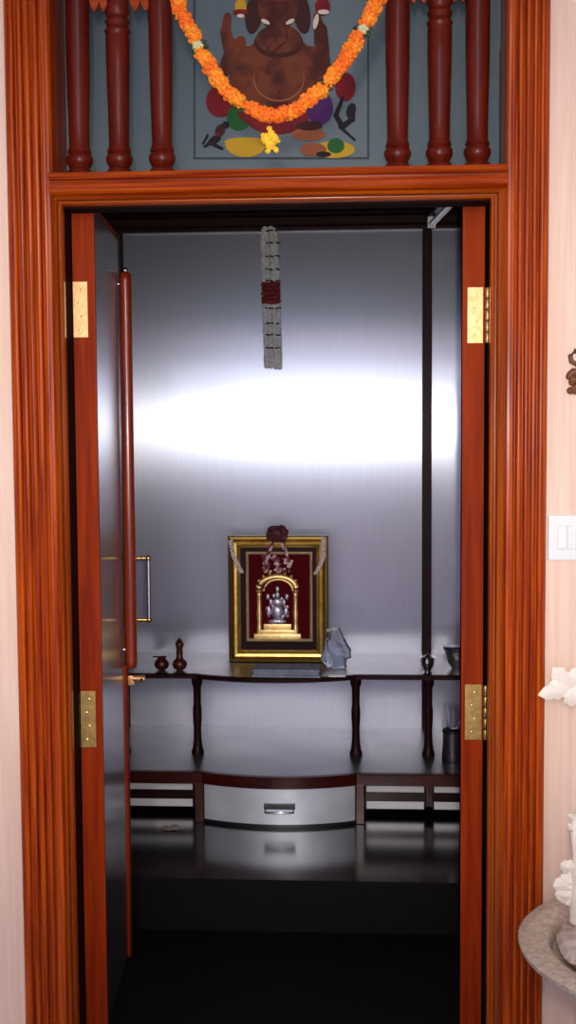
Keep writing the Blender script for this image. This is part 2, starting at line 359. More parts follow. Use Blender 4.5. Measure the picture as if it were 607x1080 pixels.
# ------------------------------------------------------------------ marigold garland
GY = 2.575
gar = thing('marigold_garland', 'orange marigold garland hanging in a V in front of the painted panel', 'garland', at(285, 165, GY))
def bez(pts, n):
    out = []
    for i in range(n+1):
        t = i/n; u = 1-t; q = [Vector(p) for p in pts]
        out.append(q[0]*u**3+q[1]*3*u*u*t+q[2]*3*u*t*t+q[3]*t**3)
    return out
path = bez([(168, -40), (205, 40), (228, 112), (285, 122)], 60)+bez([(285, 122), (330, 122), (375, 60), (416, -40)], 60)[1:]
L = [0]
for a, b in zip(path, path[1:]): L.append(L[-1]+(b-a).length)
def on(s):
    for i in range(len(L)-1):
        if L[i+1] >= s: return path[i].lerp(path[i+1], (s-L[i])/(L[i+1]-L[i]))
    return path[-1]
def blossom(name, p, r, m, sub=1, parent=gar, jit=.0):
    """a ruffled flower head: many small petal tips around a core"""
    bm = NB(); ball(bm, p, r*.8, 2)
    for _ in range(34):
        v = Vector((random.gauss(0, 1), random.gauss(0, 1), random.gauss(0, 1))).normalized()
        c = Vector(p)+v*r*.82; ball(bm, c, r*.30, 1, (1, 1, 1), .25)
    return obj(name, bm, m, parent)
s = 2; k = 0
specials = {60: 'w', 150: 'g', 300: 'g', 395: 'w'}
tot = L[-1]
# locations of the green and pale spacers, by nearest path point
def near(px, py): return min(range(len(path)), key=lambda i: (path[i].x-px)**2+(path[i].y-py)**2)
sp = [(L[near(216, 46)], 'w'), (L[near(261, 104)], 'g'), (L[near(348, 92)], 'g'), (L[near(380, 32)], 'w')]
obj('thread', (lambda b: (tube(b, [at(p.x, p.y, GY) for p in path[::4]], .0015, 6), b)[1])(NB()), leaf_dk, gar)
while s < tot:
    p = on(s); P = at(p.x, p.y, GY)
    hit = next((t for q, t in sp if abs(q-s) < 7), None)
    if not hit:
        j = lambda a: random.uniform(-a, a)
        tng = (on(min(s+2, tot))-on(max(s-2, 0))); tng.normalize(); nrm = Vector((-tng.y, tng.x))
        q = p+nrm*j(1.5)
        blossom('marigold', at(q.x, q.y, GY+j(.003)), .0158+j(.0015), random.choice((marigold_o, marigold_o, marigold_o2)))
        s += 6.4
    else: s += 2
for q, t in sp:
    p = on(q); P = at(p.x, p.y, GY)
    bm = NB()
    for i in range(5 if t == 'w' else 3):
        a = i*2*PI/5; ball(bm, P+Vector((math.cos(a)*.006, -.004, math.sin(a)*.006)), .0075 if t == 'w' else .004, 1, (1, 1, .8), .1)
    if t == 'w': obj('bud_cluster', bm, tuber_w, gar, True)
    else: bm.free()
    bm = NB()
    for i in range(7):
        a = i*.9; c = P+Vector((math.cos(a)*.012, .002, math.sin(a)*.012)); ball(bm, c, .010 if t == 'w' else .008, 1, (1.1, .4, .6), .25)
    obj('leaf_sprig', bm, leaf_dk, gar)
for (px, py, r) in ((284, 136, .006), (279, 146, .011), (290, 147, .011), (285, 153, .0105), (282, 159, .006), (291, 158, .006), (286, 142, .009)):
    blossom('tassel_flower', at(px, py, GY-.004), r, marigold_y)

# ------------------------------------------------------------------ doors
hz1 = (Z(356, 2.71, 85), Z(297, 2.71, 85)); hz2 = (Z(788, 2.71, 92), Z(729, 2.71, 92))
def screw(bm, x, y, z, r=.003): ball(bm, (x, y, z), r, 1, (1, .35, 1))
def hinge(parent, xpl0, xpl1, xkn, yf, zz, m, sx):
    bm = NB(); z0, z1 = zz
    box(bm, min(xpl0, xpl1), max(xpl0, xpl1), yf-.0025, yf, z0, z1, bev=.0006)
    o = obj('hinge', bm, m, parent)
    bm = NB(); n = 5; h = (z1-z0)/n
    for i in range(n): lathe(bm, [(.0052, .0006), (.0055, .001), (.0055, h-.002), (.0052, h-.0016)], xkn, yf-.003, 14, z0+i*h)
    obj('hinge_knuckle', bm, m, o, True)
    bm = NB()
    for i, t in enumerate((.14, .38, .62, .86)): screw(bm, (xpl0+xpl1)/2+(.003 if i % 2 else -.003), yf-.003, z0+(z1-z0)*t)
    obj('screw', bm, brass, o, True)
def door(name, label, pivot):
    o = bpy.data.objects.new(name, None); C.objects.link(o); o.location = pivot; o['kind'] = 'structure'; o['label'] = label; o['category'] = 'door'; return o
LT = zHb+.022; LB = .010; LY0, LY1 = 2.71, 3.16
lx0, lx1 = X(79.5, LY0), X(102, LY0)
d1 = door('door_1', 'left teak door leaf swung inward, with steel face, long wooden rod and brass pull handle', (lx0, LY0, LB))
bm = NB(); slab(bm, [(lx0, LY0), (lx1+.0006, LY0), (lx1+.0006, LY0+.0118), (lx1-.003, LY0+.0118), (lx1-.003, LY1), (lx0, LY1)], LB, LT); obj('leaf_core', bm, wood_leaf, d1)
obj('steel_face', bx(lx1-.003, lx1, LY0+.012, LY1-.03, LB+.01, LT-.02), steel_leaf, d1)
obj('edge_stile', bx(lx1-.003, lx1+.006, LY1-.045, LY1+.001, LB, Z(700, LY1), bev=.003), wood_leaf, d1)
obj('edge_stile', bx(lx1-.003, lx1+.0015, LY1-.03, LY1+.001, Z(700, LY1), LT-.001, bev=.001), wood_dark, d1)
bm = NB(); rx, ry = lx1+.018, LY1-.032; zr1, zr0 = Z(287, ry, 121), Z(705, ry, 130)
lathe(bm, [(.009, 0), (.0145, .006), (.0155, .02), (.0155, zr1-zr0-.02), (.0145, zr1-zr0-.006), (.009, zr1-zr0)], rx, ry, 20, zr0)
rod = obj('pull_rod', bm, wood_rod, d1, True)
bm = NB(); lathe(bm, [(.005, 0), (.007, .003), (.007, .008), (.003, .012)], rx, ry, 14, zr1); o = obj('rod_cap', bm, chrome, rod, True); o['label'] = 'chrome cap'
bm = NB(); tube(bm, [(lx1, ry, zr1-.03), (rx-.01, ry, zr1-.03)], .005); tube(bm, [(lx1, ry, zr0+.05), (rx-.01, ry, zr0+.05)], .005); obj('rod_bracket', bm, chrome, rod, True)
# brass D handle
hy = LY1-.008; za, zb = Z(589, hy, 150), Z(654, hy, 150); hxe = lx1+.064
hb = [(lx1, hy, za), (hxe-.004, hy, za)]
bm = NB(); tube(bm, hb, .0045); tube(bm, [(lx1, hy, zb), (hxe-.004, hy, zb)], .0045)
for z in (za, zb):
    ball(bm, (hxe, hy, z), .008, 2); ball(bm, (hxe-.018, hy, z), .006, 2, (.5, 1, 1)); lathe(bm, [(.012, -.001), (.012, .001)], lx1+.003, hy, 12, z)
ph = obj('pull_handle', bm, brass, d1, True)
bm = NB(); tube(bm, [(hxe, hy, zb), (hxe, hy, za)], .0055, 14); o = obj('grip', bm, steel_bright, ph, True); o['label'] = 'polished steel grip'
zl = Z(716, LY1, 143)
bm = NB(); box(bm, lx1+.004, lx1+.022, LY1-.012, LY1-.002, zl-.016, zl+.010, bev=.002); tube(bm, [(lx1+.018, LY1-.008, zl+.003), (lx1+.050, LY1-.008, zl+.001)], [.008, .010], 14)
la = obj('latch', bm, brass_pale, d1, True)
bm = NB(); ball(bm, (lx1+.042, LY1-.018, zl+.001), .0045, 1); obj('latch_pin', bm, black_m, la)
hinge(d1, X(79, LY0)+.001, X(94.5, LY0), X(75, LY0), LY0, hz1, brass_pale, 1)
hinge(d1, X(83-4, LY0)+.001, X(95.5, LY0), X(76, LY0), LY0, hz2, brass_dark, 1)
d1.rotation_euler.z = .070
# right leaf, opened a little past square
rx0, rx1 = X(487, LY0), X(510, LY0)
d2 = door('door_2', 'right teak door leaf swung inward, seen edge-on with two brass hinges', (rx1, LY0, LB))
bm = NB(); off = .058
slab(bm, [(rx0, LY0), (rx1, LY0), (rx1+off, LY1), (rx0+off+.008, LY1)], LB, LT); obj('leaf_core', bm, wood_leaf, d2)
bm = NB(); slab(bm, [(rx0+.002-.003, LY0+.02), (rx0+.006, LY0+.02), (rx0+off+.006, LY1-.03), (rx0+off, LY1-.03)], LB+.01, LT-.02); obj('steel_face', bm, steel_leaf, d2)
hinge(d2, X(508.5, LY0), X(492, LY0), X(513, LY0), LY0, (Z(362, LY0, 503), Z(303, LY0, 503)), brass_pale, -1)
hinge(d2, X(509, LY0), X(491, LY0), X(513, LY0), LY0, (Z(780, LY0, 503), Z(722, LY0, 503)), brass_dark, -1)

# ------------------------------------------------------------------ altar cabinet
PFY = 4.02
zU = Z(711, 4.0, 150)      # top of upper shelf
zL = Z(814, 3.80, 150)     # top of lower shelf
ac = thing('altar_cabinet', 'steel-topped altar cabinet with dark wood edging, bow-fronted drawer and turned posts', 'cabinet', (0, 4.1, ZF))
def curve_front(yw, bulge, xa, xb, x0=NXL+.001, x1=NXR-.001, n=24):
    """front edge as list of (x,y): straight wings and a bowed centre"""
    pts = [(x0, yw)]
    for i in range(n+1):
        t = i/n; pts.append((xa+(xb-xa)*t, yw-bulge*(math.sin(PI*t)**.8 if 0 < t < 1 else 0)))
    pts.append((x1, yw)); return pts
pxa, pxb = X(208, PFY, 750), X(375, PFY, 750)
def shelf(name, yw, bulge, ztop, th, xa, xb, parent, edge, topm, rim):
    fr = curve_front(yw, bulge, xa, xb)
    bm = NB(); back = [(NXR-.001, D-.0005), (NXL+.001, D-.0005)]
    slab(bm, [(x, y+rim) for x, y in fr]+back, ztop-.006, ztop); o = obj(name, bm, topm, parent)
    bm = NB(); n = len(fr)
    ins = [(x, y+rim) for x, y in fr]
    vs = [[bm.verts.new((x, y, z)) for x, y in l] for l, z in ((fr, ztop-th), (fr, ztop-.002), ([(x, y+.003) for x, y in fr], ztop+.001), (ins, ztop+.001), (ins, ztop-th))]
    for a, b in zip(vs, vs[1:]+vs[:1]):
        for i in range(n-1): bm.faces.new((a[i], a[i+1], b[i+1], b[i]))
    obj('shelf_edging', bm, edge, o)
    return o
shelf('upper_shelf', 4.0, .065, zU, .014, pxa, pxb, ac, wood_dark, steel_shelf, .018)
shelf('lower_shelf', 3.80, .055, zL, .036, X(213, 3.80, 820), X(376, 3.80, 820), ac, wood_rim, steel_shelf, .022)
# turned posts
ph_ = zU-.014-zL
for px in (208, 375, 451.5, 131):
    cx = X(px, PFY, 750) if px != 131 else X(131, PFY, 750)
    bm = NB(); lathe(bm, [(.021, .001), (.021, .012), (.017, .022), (.0135, .05), (.0125, ph_*.35), (.0150, ph_*.5), (.0150, ph_*.6), (.0125, ph_*.66), (.0135, ph_*.88), (.018, ph_-.02), (.019, ph_)], cx, PFY, 20, zL)
    obj('post', bm, wood_dark, ac, True)
# drawer
zd1 = zL-.037; zd0 = ZF+.012
xd0, xd1 = X(215, 3.8, 850), X(374, 3.8, 850)
def bow(y, b, n=24, x0=None, x1=None):
    x0 = xd0 if x0 is None else x0; x1 = xd1 if x1 is None else x1
    return [(x0+(x1-x0)*i/n, y-b*math.sin(PI*i/n)**.8) for i in range(n+1)]
fr = bow(3.812, .055); bk = [(x, y+.018) for x, y in reversed(fr)]
bm = NB(); slab(bm, fr+bk, zd0, zd1-.002); dr = obj('drawer', bm, steel_draw, ac); dr['label'] = 'bow-fronted brushed steel drawer'
bm = NB(); f2 = bow(3.816, .055); slab(bm, f2+[(x, y+.018) for x, y in reversed(f2)], ZF+.0005, zd0-.001); obj('plinth', bm, black_m, ac)
bm = NB(); hx0, hx1 = X(279, 3.73, 856), X(309, 3.73, 856); hzz = Z(856, 3.72, 293); hzh = .016
ym = 3.757
tube(bm, [(hx0, ym, hzz-hzh*.5), (hx0, ym-.02, hzz-hzh*.5), (hx0+.006, ym-.024, hzz-hzh*.5), (hx1-.006, ym-.024, hzz-hzh*.5), (hx1, ym-.02, hzz-hzh*.5), (hx1, ym, hzz-hzh*.5)], .0035, 8)
hd = obj('handle', bm, chrome, dr, True)
bm = NB(); box(bm, hx0-.005, hx1+.005, ym-.006, ym+.006, hzz-.004, hzz+.014, bev=.002); obj('handle_plate', bm, black_m, hd)
for a, b in ((205.5, 214.5), (375, 384)):
    obj('upright', bx(X(a, 3.81, 850), X(b, 3.81, 850), 3.806, 3.85, ZF+.0005, zL-.037, bev=.002), wood_rim, ac)
# shallow trays under the wings: steel, wood, steel bands
def wing(x0, x1):
    yb = 3.90
    z_a, z_b = Z(826, yb, 170), Z(832, yb, 170); z_c, z_d = Z(842, yb, 170), Z(849.5, yb, 170)
    o = obj('tray', bx(x0, x1, yb, yb+.012, z_d-.004, zL-.008), wood_dark, ac)
    bm = NB(); box(bm, x0+.004, x1-.004, yb-.006, yb+.0001, z_b, z_a, bev=.001); obj('steel_band', bm, band_m, o)
    bm = NB(); box(bm, x0+.004, x1-.004, yb-.006, yb+.0001, z_d, z_c, bev=.001); obj('steel_band', bm, band_m, o)
wing(NXL+.002, X(204.5, 3.9, 840)); wing(X(385, 3.9, 840), X(448, 3.9, 840)); wing(X(456, 3.9, 840), NXR-.002)
obj('upright', bx(X(448.5, 3.9, 840), X(455.5, 3.9, 840), 3.885, 3.92, zL-.13, zL-.037), wood_rim, ac)
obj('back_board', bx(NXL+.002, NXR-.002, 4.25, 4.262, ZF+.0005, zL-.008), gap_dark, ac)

# ------------------------------------------------------------------ framed shrine picture
fY = 4.22
pt = thing('framed_shrine_picture', 'gilt-framed picture of a silver deity under a golden arch, standing on the upper shelf', 'picture frame', (X(293, fY, 695), fY, zU))
def P(px, py, Y=fY): v = at(px, py, Y); return v.x, v.z
fx0, fx1 = X(241, fY, 630), X(346, fY, 630); fz0, fz1 = zU+.001, Z(565, fY, 293)
def ring(bm, x0, x1, z0, z1, w, prof, y):
    rows = []
    for u, d in prof:
        a = w*u; rows.append([bm.verts.new(p) for p in ((x0+a, y-d, z0+a), (x1-a, y-d, z0+a), (x1-a, y-d, z1-a), (x0+a, y-d, z1-a))])
    for r1, r2 in zip(rows, rows[1:]):
        for k in range(4): bm.faces.new((r1[k], r1[(k+1) % 4], r2[(k+1) % 4], r2[k]))
bm = NB(); ring(bm, fx0, fx1, fz0, fz1, .018, [(0, -.03), (0, .004), (.2, .012), (.6, .014), (.9, .008), (1, .004)], fY); obj('outer_moulding', bm, gold_dk, pt)
bm = NB(); ring(bm, fx0+.018, fx1-.018, fz0+.018, fz1-.018, .024, [(0, -.005), (0, .006), (.15, .012), (.5, .010), (.85, .004), (1, .002), (1, -.01)], fY); obj('gold_moulding', bm, gold, pt)
obj('backing', bx(fx0+.001, fx1-.001, fY+.006, fY+.022, fz0+.001, fz1-.001), maroon, pt)
mz = .060
ix0, iz0 = P(260, 676); ix1, iz1 = P(329, 582)
bm = NB(); ring(bm, ix0, ix1, iz0, iz1, .009, [(0, -.006), (0, .006), (.4, .009), (1, .003), (1, -.006)], fY); o = obj('inner_moulding', bm, noisy('pale_gilt', (.95, .86, .66), (.8, .68, .45), nscale=50, rough=.48, metal=.8), pt)
obj('velvet_backdrop', bx(ix0+.008, ix1-.008, fY+.002, fY+.005, iz0+.008, iz1-.008), velvet, pt)
# golden arch
AY = fY-.004
bm = NB()
for px in (273.5, 311.5):
    x, _ = P(px, 650); zb0 = P(px, 671)[1]; zt0 = P(px, 622)[1]
    h = zt0-zb0
    lathe(bm, [(.012, 0), (.012, .010), (.008, .014), (.0105, .022), (.0085, .03), (.0075, .05), (.0095, h*.5), (.0075, h*.6), (.0075, h-.022), (.009, h-.015), (.007, h-.01), (.012, h-.004), (.012, h)], x, AY, 14, zb0)
ar = []
for i in range(17):
    t = PI*i/16; x, z = P(292.5-19.5*math.cos(t), 620-12*math.sin(t)); ar.append((x, AY, z))
tube(bm, ar, .0105, 10)
ar2 = [(p[0]*.78+.22*P(292.5, 0)[0], AY-.004, p[2]-.010) for p in ar]; tube(bm, ar2, .004, 8)
for i in range(9):
    t = PI*i/8; x, z = P(292.5-21*math.cos(t), 618-15*math.sin(t)); ball(bm, (x, AY-.004, z), .006, 1)
x0, z0 = P(268, 674); x1, z1 = P(317, 668); box(bm, x0, x1, AY-.012, AY+.006, z0, z1, bev=.001)
x0, z0 = P(272, 668); x1, z1 = P(313, 664); box(bm, x0, x1, AY-.009, AY+.006, z0, z1, bev=.001)
x0, z0 = P(278, 664); x1, z1 = P(307, 658); box(bm, x0, x1, AY-.004, AY+.006, z0, z1, bev=.001)
arch = obj('golden_arch', bm, noisy('polished_pale_gold', (.98, .74, .34), (.85, .55, .2), nscale=70, rough=.45, metal=.85), pt, True)
# silver idol
bm = NB()
def B(px, py, r, sc=(1, .6, 1), y=AY-.004, jit=0): x, z = P(px, py); ball(bm, (x, y, z), r*1.25, 2, sc, jit)
B(292.5, 655, .017, (1.6, .5, .5)); B(292.5, 645, .017, (1, .5, 1.3), jit=.08); B(292.5, 635, .013, (1.2, .5, 1), jit=.08); B(292.5, 627, .0075, (1, .8, 1.2)); B(292.5, 621, .006, (1, .7, 1.5))
for s_ in (-1, 1):
    B(292.5+s_*7, 635, .005, (.9, .6, 2.2)); B(292.5+s_*9, 645, .008, (.8, .5, 2.0), jit=.1); B(292.5+s_*10, 629, .0055, (1, .6, 1.6), jit=.1); B(292.5+s_*5, 655, .008, (1.2, .6, .8))
for k_ in range(30):
    a_ = random.uniform(0, 2*PI); q_ = random.uniform(.3, 1); B(292.5+12*q_*math.cos(a_), 643+17*q_*math.sin(a_), random.uniform(.004, .007), (1, .5, 1.2), AY+.002)
obj('silver_idol', bm, silver, pt, True)

# flowers on the picture
def put_rose(px, py, Y, r, label):
    c = at(px, py, Y); bm = NB()
    ball(bm, c, r*.75, 2)
    for k in range(22):
        a = k*2.4; e = -0.9+1.9*(k/22.)
        v = Vector((math.cos(a)*math.cos(e), -abs(math.sin(a)*.5)*math.cos(e), math.sin(e)))
        ball(bm, c+v*r*.66, r*.42, 1, (1, .7, .8), .2)
    return tag(obj('rose', bm, rose_m), label, 'flower')
put_rose(292, 563, fY-.022, .039, 'dark red rose resting on the top edge of the gilt picture frame')
def strand(name, pts, Y, label, r=.0085, m=jas2, grp=None, n=None):
    bm = NB(); V = [at(x, y, Y) for x, y in pts]
    for a, b in zip(V, V[1:]):
        k = max(1, int((b-a).length/(r*1.15)))
        for i in range(k):
            p = a.lerp(b, i/k)
            for s_ in (-1, 1): ball(bm, p+Vector((s_*r*.45, random.uniform(-.002, .002), random.uniform(-.002, .002))), r*.62, 1, (1, .9, 1.4), .18)
    return tag(obj(name, bm, m), label, 'flower string', grp)
strand('jasmine_string', [(243, 571), (246, 586), (251, 597), (256, 606)], fY-.022, 'cream jasmine string hanging over the left upper corner of the gilt frame')
strand('jasmine_string', [(341, 568), (341, 586), (337, 598), (331, 607)], fY-.022, 'cream jasmine string hanging over the right upper corner of the gilt frame')
bm = NB()
for (x0, y0, x1, y1) in ((287, 572, 279, 594), (297, 572, 306, 594)):
    a, b = at(x0, y0, fY-.026), at(x1, y1, fY-.026)
    for i in range(8): ball(bm, a.lerp(b, i/7)+Vector((random.uniform(-.002, .002), 0, 0)), .0078, 1, (1, .7, 1.1), .2)
for k in range(46):
    x = 292.5+random.uniform(-15, 15); y = random.uniform(586, 604)-abs(x-292.5)*.12
    ball(bm, at(x, y, fY-.022-random.uniform(0, .008)), random.uniform(.005, .0095), 1, (1, .7, random.uniform(.8, 1.3)), .25)
tag(obj('flower_bunch', bm, noisy('pink_white_petals', (.70, .50, .50), (.16, .02, .04), nscale=45, rough=.7, lo=.45, hi=.55)), 'small bunch of pink and white flowers hanging below the rose over the golden arch', 'flowers')

# ------------------------------------------------------------------ hanging jasmine garland
hY = D-.028
hg = thing('hanging_garland', 'long narrow grey-white jasmine garland with a dark red band hanging down the steel back wall', 'garland', at(287, 388, hY))
bm = NB(); v0 = at(283, 232, hY); v1 = at(288, 386, hY); n = 44
for half in (0, 1):
  bm = NB()
  for c_ in (-1, 1):
    for i in range(n+1):
        t = i/n; p = v0.lerp(v1, t)
        if .44 < t < .56 or (t > .5) != bool(half): continue
        wd = .0165*min(1, .35+t*6)
        for q in (-.5, .5): ball(bm, p+Vector((c_*wd+q*wd*.9, random.uniform(-.002, .002), random.uniform(-.003, .003))), .0105, 1, (1, .8, 1.1), .15)
  obj('jasmine_buds', bm, jas, hg)
bm = NB()
for i in range(5):
    for c_ in (-1.6, -.8, 0, .8, 1.6):
        p = v0.lerp(v1, .44+.12*i/4); ball(bm, p+Vector((c_*.015, -.004, 0)), .0115, 1, (1, .9, .9), .25)
obj('rose_petal_band', bm, redband, hg)
for py in (243, 256, 270, 284, 296, 325, 341, 353, 367):
    a = at(281, py, hY-.011); b = at(294, py, hY-.011); bm = NB()
    for t in (0, .25, .45, .8, 1):
        ball(bm, a.lerp(b, t)+Vector((random.uniform(-.003, .003), 0, random.uniform(-.002, .002))), .0042, 1, (1.6, .7, .8), .2)
    obj('thread_knot', bm, thread, hg)
bm = NB(); tube(bm, [v0+Vector((-.012, 0, 0)), v0+Vector((-.006, 0, .014)), v0+Vector((.006, 0, .014)), v0+Vector((.012, 0, 0))], .003, 6); obj('hanging_loop', bm, jas, hg)

# ------------------------------------------------------------------ things on the shelves
# folded blue-grey cloth
cY = 4.06
a = at(267, 712, 3.97); x0, x1 = X(266, 3.98, 705), X(338, 3.98, 705)
bm = NB()
for i, (w, z) in enumerate(((0, 0), (.004, .009), (.002, .018))):
    box(bm, x0+w, x1-w*1.5, 3.950+w, 4.06-w, zU+.002+z, zU+.0105+z, bev=.003)
for v in bm.verts: v.co.z += .0012*math.sin(v.co.x*90+v.co.y*60); v.co.y += .003*math.sin(v.co.x*60)
tag(obj('folded_cloth', bm, cloth_b), 'folded blue-grey cloth lying on the upper shelf in front of the gilt picture', 'cloth')
# clear plastic bag
bm = NB(); g = bmesh.ops.create_icosphere(bm, subdivisions=3, radius=1); c = at(354, 690, 4.12)
for v in g['verts']:
    n_ = v.co.copy(); k = 1+.12*math.sin(n_.x*9+n_.z*5)+.08*math.sin(n_.z*13+n_.y*7)
    z = n_.z*.075*k; taper = 1-.45*max(0, n_.z)
    v.co = Vector((c.x+n_.x*.048*k*taper, c.y+n_.y*.04*k*taper, max(zU+.0015, zU+.062+z)))
ba = thing('plastic_bag', 'small clear plastic bag standing on the upper shelf right of the gilt picture', 'bag', (c.x, c.y, zU))
obj('film', bm, bagm, ba, True)
bm = NB(); t = at(352, 664, 4.12)
for i in range(6): ball(bm, t+Vector((random.uniform(-.018, .018), 0, random.uniform(-.006, .004))), .009, 1, (1.3, .7, .7), .25)
obj('crumpled_top', bm, mat('white_film', (.5, .5, .55), .5), ba)
bm = NB(); box(bm, c.x-.022, c.x+.035, 3.965, 3.990, zU+.0012, zU+.006, bev=.002); tag(obj('paper_slip', bm, plastic_w), 'small white paper slip at the shelf edge below the plastic bag', 'paper')
# copper pots
def pot(px, tall, label):
    c = at(px, 706, 4.07); bm = NB()
    pr = [(.011, 0), (.020, .006), (.0255, .018), (.024, .028), (.017, .036), (.013, .039)]
    if tall: pr += [(.011, .048), (.010, .075), (.0145, .088), (.014, .093), (.010, .096)]
    else: pr += [(.016, .044), (.014, .044)]
    pr = [(r, z) for r, z in pr]
    lathe(bm, pr, c.x, c.y, 22, zU+.001)
    o = thing('copper_pot', label, 'pot', (c.x, c.y, zU))
    obj('body', bm, copper, o, True)
    bm = NB(); 
    if not tall: tube(bm, [(c.x-.02, c.y, zU+.046), (c.x-.03, c.y, zU+.046), (c.x+.018, c.y, zU+.047)], .0022, 8); obj('spoon_handle', bm, copper, o)
    else:
        lathe(bm, [(.008, 0), (.012, .003), (.006, .008), (.003, .014)], c.x, c.y, 16, zU+.097); obj('stopper', bm, copper, o, True)
pot(170.5, False, 'low round dark copper pot at the left end of the upper shelf')
pot(189.5, True, 'small dark copper pot with tall neck beside the low one on the upper shelf')
# silver cup & steel bowl
c = at(450.5, 703, 4.03); cp = thing('silver_cup', 'small shiny silver cup on the upper shelf in front of the dark corner strip', 'cup', (c.x, c.y, zU))
bm = NB(); lathe(bm, [(.014, 0), (.016, .004), (.010, .009), (.012, .014), (.020, .026), (.023, .042), (.022, .052), (.024, .058), (.021, .058), (.018, .03)], c.x, c.y, 24, zU+.001); obj('bowl', bm, chrome, cp, True)
bm = NB(); lathe(bm, [(.0205, 0), (.017, .006), (.006, .011), (.004, .016)], c.x, c.y, 20, zU+.052); obj('lid', bm, chrome, cp, True)
c = Vector((X(482, 4.13, 700), 4.13, zU)); bw = thing('steel_bowl', 'steel bowl at the far right end of the upper shelf', 'bowl', c)
bm = NB(); lathe(bm, [(.02, 0), (.022, .004), (.034, .02), (.043, .05), (.045, .066), (.047, .068), (.042, .066), (.03, .02)], c.x, c.y, 28, zU+.001); obj('bowl_body', bm, steel_bright, bw, True)
bm = NB(); lathe(bm, [(.0465, 0), (.0485, .002), (.0485, .006), (.0465, .008)], c.x, c.y, 28, zU+.067); obj('rim', bm, mat('dark_blue_rim', (.02, .02, .06), .3), bw, True)
c = Vector((X(477, 3.97, 770), 3.97, zL)); cn = thing('canister', 'dark steel canister with black lid on the lower shelf at the right', 'canister', c)
bm = NB(); lathe(bm, [(.034, 0), (.036, .004), (.033, .05), (.032, .095)], c.x, c.y, 26, zL+.001); obj('canister_body', bm, mat('dull_dark_steel', (.12, .11, .13), .35, .9), cn, True)
bm = NB(); lathe(bm, [(.034, 0), (.034, .008), (.028, .011)], c.x, c.y, 26, zL+.096); obj('lid', bm, black_m, cn, True)
bm = NB(); lathe(bm, [(.018, 0), (.020, .003), (.024, .05), (.027, .08), (.0255, .08), (.022, .05), (.017, .006)], c.x, c.y, 24, zL+.1085)
tag(obj('glass_tumbler', bm, glass, None, True), 'clear glass tumbler standing on the lid of the dark canister', 'glass')
# scrap on the floor
c = at(181, 889, 3.73)
bm = NB()
for i, (dx, dy, r) in enumerate(((0, 0, .020), (.022, .004, .014), (-.02, .006, .012), (.008, .012, .012))): ball(bm, (c.x+dx, c.y+dy, ZF+.005+.0015*i), r, 1, (1.3, .8, .22), .2)
tag(obj('fallen_petals', bm, mat('faded_petal', (.30, .24, .20), .7)), 'pale fallen petals on the black floor left of the drawer', 'petals')

# ------------------------------------------------------------------ tube light on the niche side wall
tA = Vector((X(454, 4.10, 238), 4.10, Z(237, 4.10, 454))); tB = Vector((X(479, 3.67, 213), 3.67, tA.z)); tB = tA+(tB-tA)*1.9
tl = thing('tube_light', 'unlit white tube light fixed under the shrine ceiling near the right side', 'light', (tA.x, tA.y, tA.z))
nx = Vector((-(tB-tA).y, (tB-tA).x, 0)).normalized()*.014
bm = NB(); slab(bm, [tuple((p+q)[:2]) for p, q in ((tA, nx), (tB, nx), (tB, -nx), (tA, -nx))], tA.z+.022, ZC); obj('housing', bm, wood_dark, tl)
bm = NB(); tube(bm, [tA, tB], .011, 14); obj('glass_tube', bm, tube_m, tl, True)
for p in (tA.lerp(tB, .02), tA.lerp(tB, .98)): obj('end_holder', bx(p.x-.013, p.x+.013, p.y-.008, p.y+.008, tA.z-.013, tA.z+.023, bev=.002), plastic_w, tl)

# ------------------------------------------------------------------ on the front wall
sY = WY
x0, x1 = X(577, sY, 565), X(632, sY, 565); z0, z1 = Z(590.5, sY, 600), Z(543, sY, 600)
sw = thing('switch_plate', 'white switch plate on the wallpaper beside the right jamb', 'switch', ((x0+x1)/2, sY, z0))
obj('cover_plate', bx(x0, x1, sY-.009, sY, z0, z1, bev=.0025), plastic_w, sw)
for i in range(2):
    a = X(586.5+i*10.5, sY, 565); b = X(596.5+i*10.5, sY, 565)
    bm = NB(); box(bm, a, b, sY-.0135, sY-.008, z0+.024, z1-.022, bev=.002)
    obj('rocker', bm, plastic_w, sw)
a = X(608, sY, 565); bm = NB(); box(bm, a, X(624, sY, 565), sY-.0125, sY-.008, z0+.024, z1-.022, bev=.002); obj('socket', bm, plastic_w, sw)
# carved brown ornament: two loops over a foot, continuing past the edge of view
oY = WY-.008
om = thing('wall_ornament', 'small dark brown carved wooden ornament on the wallpaper above the switch plate', 'ornament', at(612, 416, oY))
bm = NB()
def ow(pts, r): tube(bm, [at(x, y, oY) for x, y in pts], r, 10)
ow([(613, 372), (606, 370), (601, 375), (602, 381), (607, 384), (613, 381)], .0055)
ow([(600, 396), (604, 392), (611, 392), (618, 396)], .008); ow([(601, 399), (609, 402), (617, 399)], .010)
ow([(603, 412), (607, 407), (612, 406)], .006); ow([(602, 413), (610, 414), (618, 413)], .005); ow([(610, 384), (611, 395), (612, 408)], .006)
for x, y in ((600, 397), (603, 403), (601, 412)): ball(bm, at(x, y, oY), .008, 2)
obj('carving', bm, brown_carve, om, True)
